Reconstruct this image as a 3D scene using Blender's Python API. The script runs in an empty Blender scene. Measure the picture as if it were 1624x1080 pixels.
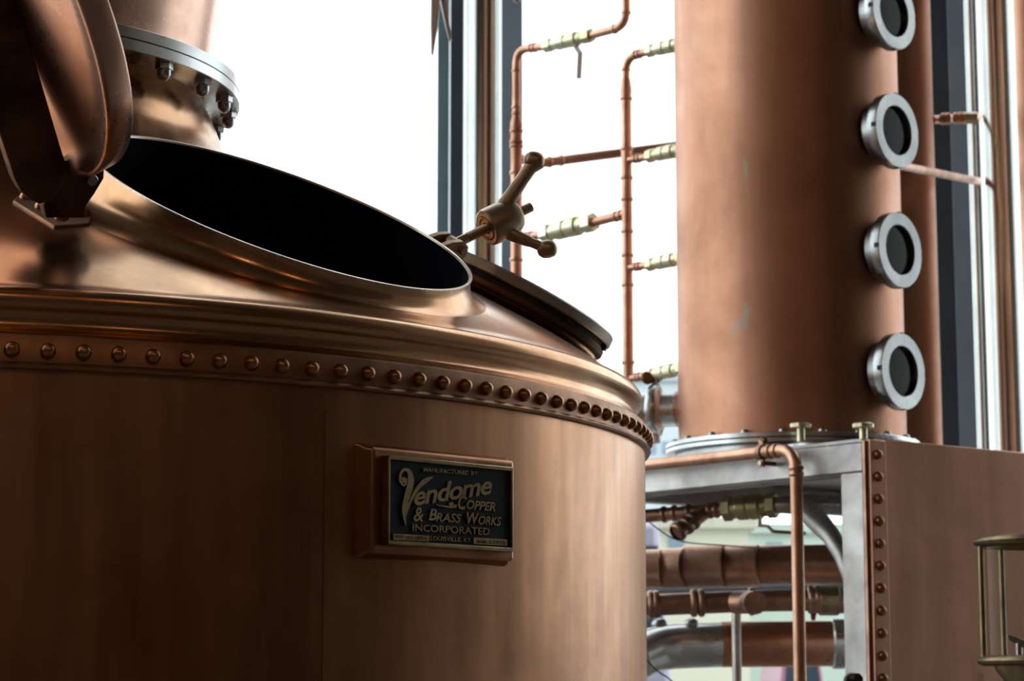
import bpy, bmesh, math, random
from mathutils import Vector, Matrix
random.seed(4)
PI = math.pi
sc = bpy.context.scene
COL = sc.collection

# ------------------------------------------------------------------ camera
EYE = Vector((0, 0, 1.5)); FPX = 3600.0; PITCH = 0.15031439
cd = bpy.data.cameras.new('camera'); cam = bpy.data.objects.new('camera', cd); COL.objects.link(cam)
cam.location = EYE; cam.rotation_euler = (PI / 2 + PITCH, 0, 0)
cd.sensor_fit = 'HORIZONTAL'; cd.sensor_width = 36; cd.lens = 36 * FPX / 1624
cd.clip_start = 0.05; cd.clip_end = 400
cd.dof.use_dof = True; cd.dof.focus_distance = 2.75; cd.dof.aperture_fstop = 14
sc.camera = cam

# ------------------------------------------------------------------ world, light, exposure
w = bpy.data.worlds.new('overcast'); sc.world = w; w.use_nodes = True
bg = w.node_tree.nodes['Background']; bg.inputs[0].default_value = (0.93, 0.97, 1.0, 1); bg.inputs[1].default_value = 2.6
sc.view_settings.view_transform = 'Standard'; sc.view_settings.look = 'None'
sc.view_settings.gamma = 1; sc.view_settings.use_curve_mapping = False
sc.view_settings.exposure = 0.0


# ------------------------------------------------------------------ picture to place
_c, _s = math.cos(PITCH), math.sin(PITCH)
def ray(px, py):
    return Vector(((px - 812) / FPX, _c + _s * (py - 540) / FPX, _s - _c * (py - 540) / FPX))
def at(px, py, Y):
    d = ray(px, py); return EYE + d * (Y / d.y)
def on_plane(px, py, p, n):
    d = ray(px, py); return EYE + d * ((p - EYE).dot(n) / d.dot(n))
def size(px, Y): return px * Y / FPX


# ------------------------------------------------------------------ tags and links
def tag(o, label=None, cat=None, group=None, kind=None):
    if label: o['label'] = label
    if cat: o['category'] = cat
    if group: o['group'] = group
    if kind: o['kind'] = kind
    return o
def thing(name, loc, label, cat, group=None, kind=None):
    o = bpy.data.objects.new(name, None); COL.objects.link(o); o.location = Vector(loc); o.empty_display_size = .1
    return tag(o, label, cat, group, kind)
def origin_of(o):
    v = Vector((0, 0, 0))
    while o is not None: v += o.location; o = o.parent
    return v
def clone(o, parent, loc, rot=None):
    c = o.copy(); COL.objects.link(c); c.parent = parent; c.location = loc
    if rot is not None: c.rotation_euler = rot
    return c

class MB:
    """collects shapes in world coordinates, links them as one mesh"""
    def __init__(s): s.v = []; s.f = []
    def add(s, V, F):
        n = len(s.v); s.v += [Vector(p) for p in V]; s.f += [tuple(i + n for i in f) for f in F]; return s
    def box(s, c, ax, h):
        """centre c, three axes, three half sizes"""
        c = Vector(c); X, Y, Z = [Vector(a).normalized() * k for a, k in zip(ax, h)]
        V = [c + i * X + j * Y + k * Z for i in (-1, 1) for j in (-1, 1) for k in (-1, 1)]
        return s.add(V, [(0, 1, 3, 2), (4, 6, 7, 5), (0, 4, 5, 1), (2, 3, 7, 6), (0, 2, 6, 4), (1, 5, 7, 3)])
    def bx(s, a, b):
        a = Vector(a); b = Vector(b)
        return s.box((a + b) / 2, ((1, 0, 0), (0, 1, 0), (0, 0, 1)), [abs(t) / 2 for t in (b - a)])
    def lathe(s, c, axis, prof, n=48, cap0=False, cap1=False, ref=None, a0=0, a1=2 * PI):
        """prof: (radius, height along axis)"""
        c = Vector(c); A = Vector(axis).normalized()
        R = Vector(ref) if ref else (Vector((0, 0, 1)) if abs(A.z) < .9 else Vector((1, 0, 0)))
        X = (R - A * R.dot(A)).normalized(); Y = A.cross(X)
        full = abs(a1 - a0 - 2 * PI) < 1e-6; m = n if full else n + 1
        V = []
        for r, h in prof:
            for i in range(m):
                t = a0 + (a1 - a0) * i / n
                V.append(c + A * h + (X * math.cos(t) + Y * math.sin(t)) * r)
        F = []
        for j in range(len(prof) - 1):
            for i in range(n):
                k = (i + 1) % m
                F.append((j * m + i, j * m + k, (j + 1) * m + k, (j + 1) * m + i))
        if cap0: F.append(tuple(range(m))[::-1])
        if cap1: F.append(tuple((len(prof) - 1) * m + i for i in range(m)))
        return s.add(V, F)
    def cyl(s, a, b, r, n=24, r2=None):
        a = Vector(a); b = Vector(b)
        return s.lathe(a, b - a, [(r, 0), (r if r2 is None else r2, (b - a).length)], n, True, True)
    def ball(s, c, r, n=16, m=8, sc=(1, 1, 1)):
        V = []; F = []
        for j in range(1, m):
            for i in range(n):
                p = PI * j / m; t = 2 * PI * i / n
                V.append(Vector(c) + Vector((r * sc[0] * math.sin(p) * math.cos(t), r * sc[1] * math.sin(p) * math.sin(t), r * sc[2] * math.cos(p))))
        for j in range(m - 2):
            for i in range(n): F.append((j * n + i, (j + 1) * n + i, (j + 1) * n + (i + 1) % n, j * n + (i + 1) % n))
        V.append(Vector(c) + Vector((0, 0, r * sc[2]))); V.append(Vector(c) - Vector((0, 0, r * sc[2])))
        T = len(V) - 2
        for i in range(n):
            F.append((T, i, (i + 1) % n)); F.append((T + 1, (m - 2) * n + (i + 1) % n, (m - 2) * n + i))
        return s.add(V, F)
    def tube(s, pts, r, n=18, bend=0.0, caps=True):
        """sweep; r number or list per point; bend rounds the corners"""
        pts = [Vector(p) for p in pts]; rr = r if isinstance(r, (list, tuple)) else [r] * len(pts)
        P = []; Q = []
        for i, p in enumerate(pts):
            if bend and 0 < i < len(pts) - 1:
                a = (pts[i - 1] - p); b = (pts[i + 1] - p)
                k = min(bend, a.length * .49, b.length * .49); a = p + a.normalized() * k; b = p + b.normalized() * k
                for j in range(9):
                    t = j / 8; P.append(a * (1 - t) ** 2 + p * 2 * t * (1 - t) + b * t * t); Q.append(rr[i])
            else: P.append(p); Q.append(rr[i])
        T = [(P[min(i + 1, len(P) - 1)] - P[max(i - 1, 0)]).normalized() for i in range(len(P))]
        U = T[0].orthogonal().normalized(); V = []; F = []
        for i, p in enumerate(P):
            U = (U - T[i] * U.dot(T[i])).normalized(); W = T[i].cross(U)
            for j in range(n):
                t = 2 * PI * j / n; V.append(p + (U * math.cos(t) + W * math.sin(t)) * Q[i])
        for i in range(len(P) - 1):
            for j in range(n):
                k = (j + 1) % n; F.append((i * n + j, i * n + k, (i + 1) * n + k, (i + 1) * n + j))
        if caps: F.append(tuple(range(n))[::-1]); F.append(tuple((len(P) - 1) * n + j for j in range(n)))
        return s.add(V, F)
    def prism(s, pts, off):
        """polygon points extruded by vector off"""
        off = Vector(off); n = len(pts); V = [Vector(p) for p in pts] + [Vector(p) + off for p in pts]
        F = [tuple(range(n)), tuple(range(2 * n - 1, n - 1, -1))]
        for i in range(n):
            k = (i + 1) % n; F.append((i, i + n, k + n, k))
        return s.add(V, F)
    def build(s, name, m, parent=None, bevel=0, seg=2, smooth=35, sub=0, weld=False):
        off = origin_of(parent)
        me = bpy.data.meshes.new(name); me.from_pydata([p - off for p in s.v], [], s.f); me.update()
        bm = bmesh.new(); bm.from_mesh(me)
        if weld: bmesh.ops.remove_doubles(bm, verts=bm.verts, dist=1e-5)
        bmesh.ops.recalc_face_normals(bm, faces=bm.faces)
        bm.to_mesh(me); bm.free()
        me.materials.append(m)
        if smooth:
            me.polygons.foreach_set('use_smooth', [True] * len(me.polygons)); me.set_sharp_from_angle(angle=math.radians(smooth))
        o = bpy.data.objects.new(name, me); COL.objects.link(o); o.parent = parent
        if bevel:
            b = o.modifiers.new('bevel', 'BEVEL'); b.width = bevel; b.segments = seg; b.limit_method = 'ANGLE'; b.angle_limit = math.radians(40); b.harden_normals = False
        if sub:
            q = o.modifiers.new('sub', 'SUBSURF'); q.levels = sub; q.render_levels = sub
        return o


# ------------------------------------------------------------------ materials
def mat(name):
    m = bpy.data.materials.new(name); m.use_nodes = True
    return m, m.node_tree.nodes, m.node_tree.links, m.node_tree.nodes['Principled BSDF']
def ramp(N, stops):
    r = N.new('ShaderNodeValToRGB'); e = r.color_ramp.elements
    while len(e) < len(stops): e.new(.5)
    for k, (p, c) in zip(e, stops): k.position = p; k.color = (*c, 1) if len(c) == 3 else c
    return r
def noise(N, L, co, scale, detail=4, rough=.55, stretch=None, dist=0):
    t = N.new('ShaderNodeTexNoise'); t.inputs['Scale'].default_value = scale; t.inputs['Detail'].default_value = detail
    t.inputs['Roughness'].default_value = rough; t.inputs['Distortion'].default_value = dist
    if stretch:
        mp = N.new('ShaderNodeMapping'); mp.inputs['Scale'].default_value = stretch; L.new(co, mp.inputs[0]); L.new(mp.outputs[0], t.inputs[0])
    else: L.new(co, t.inputs[0])
    return t
def metal(name, base, dark, light, rough=(.25, .42), scale=3.0, streak=(1, 1, .12), streaks=.5, spots=0.0, spot_col=(.06, .05, .04), bump=.006, metallic=1.0, fine=60):
    m, N, L, b = mat(name)
    co = N.new('ShaderNodeTexCoord').outputs['Object']
    a = noise(N, L, co, scale, 5, .6, dist=.4)
    r1 = ramp(N, [(.32, dark), (.52, base), (.75, light)]); L.new(a.outputs[0], r1.inputs[0])
    st = noise(N, L, co, 14, 3, .6, streak)
    r2 = ramp(N, [(.38, (.55, .52, .50)), (.6, (1, 1, 1))]); L.new(st.outputs[0], r2.inputs[0])
    mx = N.new('ShaderNodeMix'); mx.data_type = 'RGBA'; mx.blend_type = 'MULTIPLY'; mx.inputs[0].default_value = streaks
    L.new(r1.outputs[0], mx.inputs[6]); L.new(r2.outputs[0], mx.inputs[7]); out = mx.outputs[2]
    f = noise(N, L, co, fine, 4, .7)
    if spots:
        sp = noise(N, L, co, 22, 2, .5, (1, 1, .35)); r3 = ramp(N, [(.735 - spots * .1, (0, 0, 0)), (.76 - spots * .1, (.85, .85, .85))]); L.new(sp.outputs[0], r3.inputs[0])
        ms = N.new('ShaderNodeMix'); ms.data_type = 'RGBA'; L.new(r3.outputs[0], ms.inputs[0]); L.new(out, ms.inputs[6]); ms.inputs[7].default_value = (*spot_col, 1); out = ms.outputs[2]
    L.new(out, b.inputs['Base Color'])
    mr = N.new('ShaderNodeMapRange'); L.new(a.outputs[0], mr.inputs[0]); mr.inputs[1].default_value = .3; mr.inputs[2].default_value = .7
    mr.inputs[3].default_value = rough[1]; mr.inputs[4].default_value = rough[0]
    ad = N.new('ShaderNodeMath'); ad.operation = 'MULTIPLY_ADD'; L.new(f.outputs[0], ad.inputs[0]); ad.inputs[1].default_value = .12; L.new(mr.outputs[0], ad.inputs[2])
    L.new(ad.outputs[0], b.inputs['Roughness']); b.inputs['Metallic'].default_value = metallic
    if bump:
        bp = N.new('ShaderNodeBump'); bp.inputs['Strength'].default_value = bump * 10; bp.inputs['Distance'].default_value = .001
        L.new(f.outputs[0], bp.inputs['Height']); L.new(bp.outputs[0], b.inputs['Normal'])
    return m
def plain(name, c, rough=.6, metallic=0, var=.15, scale=6):
    m, N, L, b = mat(name)
    co = N.new('ShaderNodeTexCoord').outputs['Object']; a = noise(N, L, co, scale, 4)
    r = ramp(N, [(.3, tuple(x * (1 - var) for x in c)), (.7, tuple(min(1, x * (1 + var)) for x in c))]); L.new(a.outputs[0], r.inputs[0])
    L.new(r.outputs[0], b.inputs['Base Color']); b.inputs['Roughness'].default_value = rough; b.inputs['Metallic'].default_value = metallic
    return m
def glass_mat(name, tint=(.95, .98, .97), gloss=.08):
    m, N, L, b = mat(name); N.remove(b); out = N['Material Output']
    t = N.new('ShaderNodeBsdfTransparent'); t.inputs[0].default_value = (*tint, 1)
    g = N.new('ShaderNodeBsdfGlossy'); g.inputs['Roughness'].default_value = .03
    fr = N.new('ShaderNodeFresnel'); fr.inputs[0].default_value = 1.35
    ge = N.new('ShaderNodeNewGeometry'); mu = N.new('ShaderNodeMath'); mu.operation = 'SUBTRACT'; mu.use_clamp = True
    L.new(fr.outputs[0], mu.inputs[0]); L.new(ge.outputs['Backfacing'], mu.inputs[1])      # reflect once, at the face the light enters
    x = N.new('ShaderNodeMixShader'); L.new(mu.outputs[0], x.inputs[0]); L.new(t.outputs[0], x.inputs[1]); L.new(g.outputs[0], x.inputs[2]); L.new(x.outputs[0], out.inputs[0])
    return m
def lamp_mat(name, c, s):
    m, N, L, b = mat(name); b.inputs['Emission Color'].default_value = (*c, 1); b.inputs['Emission Strength'].default_value = s; return m

M = {}
M['still'] = metal('aged_still_copper', (.54, .275, .150), (.36, .165, .085), (.66, .37, .225), (.24, .38), 2.4, (1, 1, .10), .7, .0)
M['dome'] = metal('burnished_dome_copper', (.56, .31, .17), (.42, .21, .11), (.68, .43, .27), (.12, .22), 4.0, (1, 1, 1), .2, 0, bump=.004)
M['band'] = metal('dull_band_copper', (.34, .175, .10), (.19, .11, .07), (.45, .25, .155), (.34, .5), 9, (1, 1, 1), .4, 0)
M['rivet'] = metal('rivet_copper', (.42, .20, .105), (.29, .135, .07), (.52, .27, .155), (.20, .32), 12, (1, 1, 1), .2, 0)
M['lid'] = metal('lid_copper', (.66, .42, .33), (.52, .30, .23), (.74, .50, .42), (.17, .28), 5, (1, 1, 1), .2, 0)
M['dark'] = metal('tarnished_hinge_bronze', (.14, .075, .045), (.07, .04, .03), (.22, .12, .08), (.38, .52), 14, (1, 1, 1), .4, 0)
M['bronze'] = metal('cast_bronze', (.50, .36, .25), (.34, .24, .165), (.62, .46, .34), (.30, .44), 20, (1, 1, 1), .2, 0)
M['column'] = metal('column_copper', (.55, .275, .175), (.43, .20, .125), (.66, .37, .26), (.34, .46), 2.0, (1, 1, .06), .25, .35, (.36, .29, .22))
M['pipe'] = metal('pipe_copper', (.70, .39, .28), (.52, .26, .175), (.80, .51, .40), (.28, .40), 9, (1, 1, 1), .3, 0)  # base colour lifted, lens veil over the backlit pipes put into it
M['pipe_dark'] = metal('weathered_pipe_copper', (.48, .28, .20), (.30, .18, .14), (.60, .38, .28), (.3, .45), 9, (1, 1, 1), .4, 0)
M['panel'] = metal('panel_copper', (.54, .29, .20), (.42, .215, .145), (.62, .365, .27), (.3, .42), 2.4, (1, 1, .1), .35, .2, (.34, .19, .13))
M['brass'] = metal('valve_brass', (.78, .74, .52), (.62, .57, .34), (.88, .86, .70), (.28, .4), 16, (1, 1, 1), .2, 0)  # paler than plain brass: lens veil and bloom put into the colour
M['steel'] = metal('stainless', (.48, .49, .50), (.37, .38, .39), (.58, .60, .61), (.18, .30), 5, (1, 1, .2), .3, 0)
M['satin'] = metal('satin_frame_steel', (.50, .47, .46), (.36, .33, .33), (.60, .57, .56), (.34, .48), 6, (1, 1, 1), .3, .3, (.3, .3, .28))
M['bright'] = metal('bright_steel', (.66, .67, .68), (.55, .56, .57), (.76, .77, .78), (.16, .28), 5, (1, 1, .2), .2, 0)
M['pipe_mid'] = metal('brown_pipe_copper', (.62, .35, .24), (.46, .25, .17), (.72, .45, .33), (.28, .4), 9, (1, 1, 1), .3, 0)
M['olive'] = metal('dull_olive_brass', (.46, .42, .24), (.32, .28, .16), (.58, .54, .34), (.3, .42), 16, (1, 1, 1), .3, 0)
M['orange'] = metal('orange_duct_copper', (.66, .31, .19), (.50, .21, .13), (.78, .44, .31), (.22, .34), 7, (1, 1, 1), .2, 0)
M['vessel_glass'] = glass_mat('vessel_glass', (.93, .95, .93)); M['vessel_glass'].node_tree.nodes['Fresnel'].inputs[0].default_value = 1.12
M['old_brass'] = metal('old_brass', (.27, .20, .11), (.17, .125, .07), (.37, .28, .17), (.25, .38), 20, (1, 1, 1), .2, 0)
M['cover'] = metal('brownish_cover_steel', (.58, .52, .48), (.42, .38, .35), (.68, .62, .58), (.32, .45), 8, (1, 1, 1), .3, 0)
M['mirror'] = metal('polished_pillar_steel', (.50, .51, .50), (.44, .45, .44), (.58, .59, .58), (.10, .16), 3, (1, 1, .1), .1, 0, bump=0)
M['inside'] = plain('shaded_tarnished_interior', (.0015, .0022, .007), .8, 0, .5, 9)  # tarnish plus the enclosed still's shade, put into a near-black colour
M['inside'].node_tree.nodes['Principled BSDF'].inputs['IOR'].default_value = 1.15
M['edge'] = metal('worn_rim_edge', (.62, .52, .46), (.45, .34, .28), (.75, .70, .68), (.22, .35), 12, (1, 1, 1), .2, 0)
M['black'] = plain('black_rubber', (.012, .013, .014), .6, 0, .3)
M['enamel'] = metal('navy_enamel', (.005, .010, .020), (.003, .006, .012), (.008, .016, .028), (.4, .55), 30, (1, 1, 1), .2, 0, metallic=0)
M['enamel'].node_tree.nodes['Principled BSDF'].inputs['IOR'].default_value = 1.3
M['plaque'] = metal('plaque_brass', (.36, .27, .15), (.26, .19, .10), (.46, .36, .22), (.34, .45), 30, (1, 1, 1), .2, 0)
M['mullion'] = plain('dark_window_frame', (.04, .06, .085), .38, 0, .15)
M['mullion_light'] = plain('blue_grey_window_frame', (.24, .32, .40), .4, 0, .1)
M['glass'] = glass_mat('clear_glass')
M['sight'] = plain('dark_sight_glass', (.006, .013, .015), .12, 0, .7, 25)
M['sight'].node_tree.nodes['Principled BSDF'].inputs['IOR'].default_value = 1.22
M['floor'] = plain('polished_concrete', (.12, .10, .085), .35, 0, .2, 2)
M['wall'] = plain('dark_plaster', (.062, .038, .026), .8, 0, .2, 1.5)
M['wall_light'] = plain('warm_plaster', (.26, .21, .17), .8, 0, .15, 1.5)
M['ceil'] = plain('dark_ceiling', (.16, .13, .11), .8, 0, .2, 1.5)
M['ground'] = plain('pale_paving', (.30, .30, .28), .9, 0, .15, .4)
M['white'] = plain('white_plastic', (.72, .74, .75), .4, 0, .05)

# ------------------------------------------------------------------ the room
WY = 8.4                                     # inner face of the glazed wall
X0, X1, Y0, ZT = -7.0, 9.5, -6.0, 13.0
LY0 = 0.2                                    # where the glazing of the left wall begins
def struct(name, mb, m, **k): return tag(mb.build(name, m, None, **k), kind='structure')
struct('floor', MB().bx((X0, Y0, -.2), (X1, WY + .3, 0)), M['floor'], smooth=0)
struct('ceiling', MB().bx((X0, Y0, ZT), (X1, WY + .3, ZT + .2)), M['ceil'], smooth=0)
struct('wall_left', MB().bx((X0 - .2, Y0, 0), (X0, LY0, ZT)).bx((X0 - .2, LY0, 0), (X0, WY + .3, .5)), M['wall'], smooth=0)
struct('wall_right', MB().bx((X1, 1.5, 0), (X1 + .2, 7.3, ZT)).bx((X1, 7.3, 0), (X1 + .2, WY + .3, .5)), M['wall_light'], smooth=0)
struct('wall_right', MB().bx((X1, Y0, 0), (X1 + .2, 1.5, ZT)), M['wall'], smooth=0)
struct('wall_back', MB().bx((X0, Y0 - .2, 0), (X1, Y0, ZT)), M['wall'], smooth=0)

def wx(px, Y): return at(px, 540, Y).x
mull = [(X0, X0 + .12, 'mullion'), (-4.6, -4.52, 'mullion'), (-2.4, -2.32, 'mullion'),
        (wx(712, WY), wx(734, WY), 'mullion'), (wx(793, WY), wx(829, WY), 'mullion_light'),
        (wx(1482, WY), wx(1517, WY), 'mullion'), (wx(1517, WY) + .0, wx(1560, WY), 'mullion_light'),
        (3.9, 3.98, 'mullion'), (6.2, 6.28, 'mullion'), (X1 - .12, X1, 'mullion')]
for i, (a, b, k) in enumerate(mull):
    struct('trim_%d' % (i + 1), MB().bx((a, WY, .1), (b, WY + .14, ZT)), M[k], bevel=.004)
struct('trim_11', MB().bx((X0, WY, 0), (X1, WY + .14, .12)), M['mullion'], bevel=.004)
struct('trim_12', MB().bx((wx(690, WY), WY + .1, .1), (wx(709, WY), WY + .22, ZT)), M['mullion_light'], bevel=.004)
for j, y in enumerate([LY0 + .05] + [LY0 + 1.64 * k for k in range(1, 5)] + [WY - .05]):
    struct('trim_%d' % (20 + j), MB().bx((X0 - .14, y - .05, .5), (X0, y + .05, ZT)), M['mullion'], bevel=.004)
for j, (y0, y1) in enumerate([(LY0 + 1.64 * k, LY0 + 1.64 * (k + 1)) for k in range(5)]):
    wo = tag(thing('window_%d' % (20 + j), (X0 - .07, (y0 + y1) / 2, .5), None, None), kind='structure')
    MB().bx((X0 - .075, y0 + .05, .5), (X0 - .063, y1 - .05, ZT)).build('glass_pane', M['glass'], wo, smooth=0)
wo = tag(thing('window_30', (X1 + .07, 7.85, .5), None, None), kind='structure')
MB().bx((X1 + .063, 7.3, .5), (X1 + .075, WY, ZT)).build('glass_pane', M['glass'], wo, smooth=0)
openings = [(-6.88, -4.6), (-4.52, -2.4), (-2.32, wx(712, WY)), (wx(734, WY), wx(793, WY)), (wx(829, WY), wx(1482, WY)), (wx(1560, WY), 3.9), (3.98, 6.2), (6.28, 9.38)]
for i, (a, b) in enumerate(openings):
    wo = tag(thing('window_%d' % (i + 1), ((a + b) / 2, WY + .06, .12), None, None), kind='structure')
    MB().bx((a, WY + .055, .12), (b, WY + .067, ZT)).build('glass_pane', M['glass'], wo, smooth=0)

# ------------------------------------------------------------------ outside
tag(MB().bx((-80, WY + .5, -.35), (80, 120, -.25)).build('ground', M['ground'], smooth=0), kind='structure')
def building(name, px0, px1, top, Y, depth, col, label, win=None, base=-.3):
    a = at(px0, 1085, Y); b = at(px1, 1085, Y); z = at(px0, top, Y).z
    o = thing(name, ((a.x + b.x) / 2, Y, base), label, 'building')
    MB().bx((a.x, Y, base), (b.x, Y + depth, z)).build('wall', plain(name + '_paint', col, .8, 0, .05, .5), o, smooth=0)
    MB().bx((a.x - .1, Y - .1, z), (b.x + .1, Y + depth + .1, z + .12)).build('roof', plain(name + '_roof', tuple(c * .8 for c in col), .8, 0, .1), o, smooth=0)
    if win:
        for (p0, p1, q0, q1) in win:
            A = at(p0, q1, Y); B = at(p1, q0, Y)
            MB().bx((A.x, Y - .03, A.z), (B.x, Y + .01, B.z)).build('window', M['mullion_light'], o, smooth=0)
    return o
building('warehouse', 980, 1190, 838, 26, 6, (.66, .64, .52), 'cream single-storey building outside, seen under the pipes beside the still', [(1060, 1085, 850, 868)])
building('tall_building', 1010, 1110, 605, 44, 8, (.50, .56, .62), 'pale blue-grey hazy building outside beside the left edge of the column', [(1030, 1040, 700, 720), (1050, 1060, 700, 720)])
building('market_hall', 1190, 1460, 846, 30, 6, (.52, .62, .56), 'pale green building outside, seen behind the vertical copper pipe', [(1215, 1240, 860, 880)])
def car(name, px0, px1, top, Y, col, label):
    a = at(px0, 1085, Y).x; b = at(px1, 1085, Y).x; L = b - a; z = at(px0, top, Y).z; g = -.25; H = z - g
    o = thing(name, ((a + b) / 2, Y + .8, g), label, 'vehicle'); m = plain(name + '_paint', col, .35, .1, .05)
    prof = [(0, .18), (0, .5), (.06, .62), (.26, .66), (.36, 1), (.78, 1), (.92, .62), (1, .55), (1, .18)]
    MB().prism([Vector((a + L * u, Y, g + H * v)) for u, v in prof], (0, 1.7, 0)).build('body', m, o, bevel=.05)
    MB().prism([Vector((a + L * u, Y - .01, g + H * v)) for u, v in [(.33, .68), (.39, .94), (.76, .94), (.84, .68)]], (0, 1.72, 0)).build('side_window', M['mullion'], o)
    for u in (.2, .8):
        for y in (Y - .03, Y + 1.5): MB().cyl((a + L * u, y, g + H * .2), (a + L * u, y + .22, g + H * .2), H * .2).build('wheel', M['black'], o)
    return o
car('van', 960, 1072, 828, 17, (.42, .40, .52), 'lilac grey van outside, partly behind the right side of the still')
car('car', 1195, 1330, 1030, 20, (.30, .10, .17), 'maroon car outside below the lowest duct')
tag(MB().bx((-80, -30, -.35), (X0 - .3, WY + .5, -.25)).build('ground', M['ground'], smooth=0), kind='structure')

# ------------------------------------------------------------------ pot still
ZO = 1.5
AX = Vector((-.79176262, 3.29595561, 0))
def pol(az, r, z): return Vector((AX.x + r * math.sin(az), AX.y - r * math.cos(az), z + ZO))
still = thing('pot_still', (AX.x, AX.y, 0), 'huge riveted copper pot still with open manway and maker plaque, filling the left foreground', 'still')
CP = Vector((AX.x, AX.y, ZO)); UPZ = Vector((0, 0, 1))
MB().lathe(CP, UPZ, [(.984, -1.5), (.984, .3285)], 240, True).build('body', M['still'], still)
band = MB().lathe(CP, UPZ, [(.984, .3255), (.991, .3265), (.9925, .329), (.9905, .332), (.9875, .3335), (.9870, .3615), (.985, .3640), (.98, .3645)], 240).build('rivet_band', M['band'], still, smooth=50)
DOME = [(.982, .3640), (.9790, .3665), (.9735, .3705), (.9705, .376), (.9705, .382), (.9735, .389), (.9780, .394), (.9805, .399), (.9805, .4045), (.9785, .4095),
        (.9740, .4140), (.9670, .4175), (.958, .4220), (.945, .4305), (.925, .4440), (.90, .4605), (.86, .4850), (.80, .5180), (.74, .5490), (.70, .5695), (.65, .5955), (.6, .6225), (.55, .650), (.5, .6785), (.46, .7020),
        (.44, .7145), (.42, .7280), (.40, .7430), (.385, .7565), (.372, .7705), (.362, .7850), (.354, .8050), (.346, .8250), (.3395, .8400), (.3335, .8520), (.330, .8625)]
def refine(p, k=3):
    out = []
    for i in range(len(p) - 1):
        p0 = p[max(i - 1, 0)]; p1 = p[i]; p2 = p[i + 1]; p3 = p[min(i + 2, len(p) - 1)]
        for j in range(k):
            t = j / k
            out.append(tuple(.5 * (2 * p1[a] + (p2[a] - p0[a]) * t + (2 * p0[a] - 5 * p1[a] + 4 * p2[a] - p3[a]) * t * t + (-p0[a] + 3 * p1[a] - 3 * p2[a] + p3[a]) * t ** 3) for a in (0, 1)))
    out.append(p[-1]); return out
DF = refine(DOME, 3)
def dome_z(r):
    # upper branch, valid for r <= .98
    best = None
    for i in range(len(DF) - 1):
        a, b = DF[i], DF[i + 1]
        if (a[0] - r) * (b[0] - r) <= 0 and a[0] != b[0] and a[1] > .40:
            z = a[1] + (b[1] - a[1]) * (r - a[0]) / (b[0] - a[0]); best = z if best is None else max(best, z)
    if best is None: best = .41 if r > .5 else .86
    return best
class Man:
    def __init__(s, phi, rc, zc, tau, rho):
        s.C = pol(phi, rc, zc); rad = Vector((math.sin(phi), -math.cos(phi), 0)); s.rho = rho
        s.N = rad * math.sin(tau) + UPZ * math.cos(tau); s.U = Vector((math.cos(phi), math.sin(phi), 0)); s.W = rad * math.cos(tau) - UPZ * math.sin(tau)
    def dr(s, t): return s.U * math.cos(t) + s.W * math.sin(t)     # t = pi/2 points outward, down the slope
    def on_dome(s, t, rr):
        p = s.C + s.dr(t) * rr; lo, hi = -.25, .1
        for k in range(40):
            m = (lo + hi) / 2; q = p + s.N * m; R = math.hypot(q.x - AX.x, q.y - AX.y)
            if q.z - ZO > dome_z(R): hi = m
            else: lo = m
        return p + s.N * lo
m1 = Man(.7768, .721, .5858, .5167, .2519)
m2 = Man(1.5096, .795, .5678, .4665, .163)
dm = MB().lathe(CP, UPZ, DF, 300)
keep = []
for f in dm.f:
    c = sum((dm.v[i] for i in f), Vector()) / len(f); ok = True
    for m, lim in ((m1, .256), (m2, .155)):
        d = c - m.C; h = d.dot(m.N); rr = (d - m.N * h).length
        if rr < lim and abs(h) < .15: ok = False
    if ok: keep.append(f)
dm.f = keep
dm.build('shoulder', M['dome'], still, smooth=60)

def neck(m, rho, top, wmax, wmin, mt):
    """flared collar from a rim down onto the dome"""
    n = 144; rings = 14; V = []; F = []
    for i in range(n):
        t = 2 * PI * i / n; k = (1 + math.sin(t)) / 2          # 1 at the outer end
        wd = wmax + (wmin - wmax) * k ** 3
        P0 = m.C + m.dr(t) * rho + m.N * top
        P3 = m.on_dome(t, rho + wd) - m.N * .0008; P2 = m.on_dome(t, rho + wd * .36); hgt = (P0 - m.on_dome(t, rho + .002)).dot(m.N)
        P1 = P0 - m.N * hgt * .75
        for j in range(rings):
            s = j / (rings - 1); V.append(P0 * (1 - s) ** 3 + P1 * 3 * s * (1 - s) ** 2 + P2 * 3 * s * s * (1 - s) + P3 * s ** 3)
    for i in range(n):
        for j in range(rings - 1):
            k = (i + 1) % n; F.append((i * rings + j, k * rings + j, k * rings + j + 1, i * rings + j + 1))
    return MB().add(V, F).build('manway_neck', mt, still, smooth=80)
neck(m1, .2519, 0, .066, .022, M['dome'])
nk2 = neck(m2, .1525, -.036, .060, .026, M['dome'])
# rim of the open manway and its dark throat
tag(MB().lathe(m1.C, m1.N, [(.2519, -.001), (.2519, .0008), (.2485, .0008), (.2475, -.002)], 160).build('manway_rim', M['edge'], still), 'thin pale worn rim around the open manway')
tag(MB().lathe(m1.C, m1.N, [(.2475, -.0015), (.2470, -.06), (.235, -.10), (.20, -.42)], 96, False, True).build('manway_throat', M['inside'], still), 'tarnished inside of the open manway, its shade coloured in as black')

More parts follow.
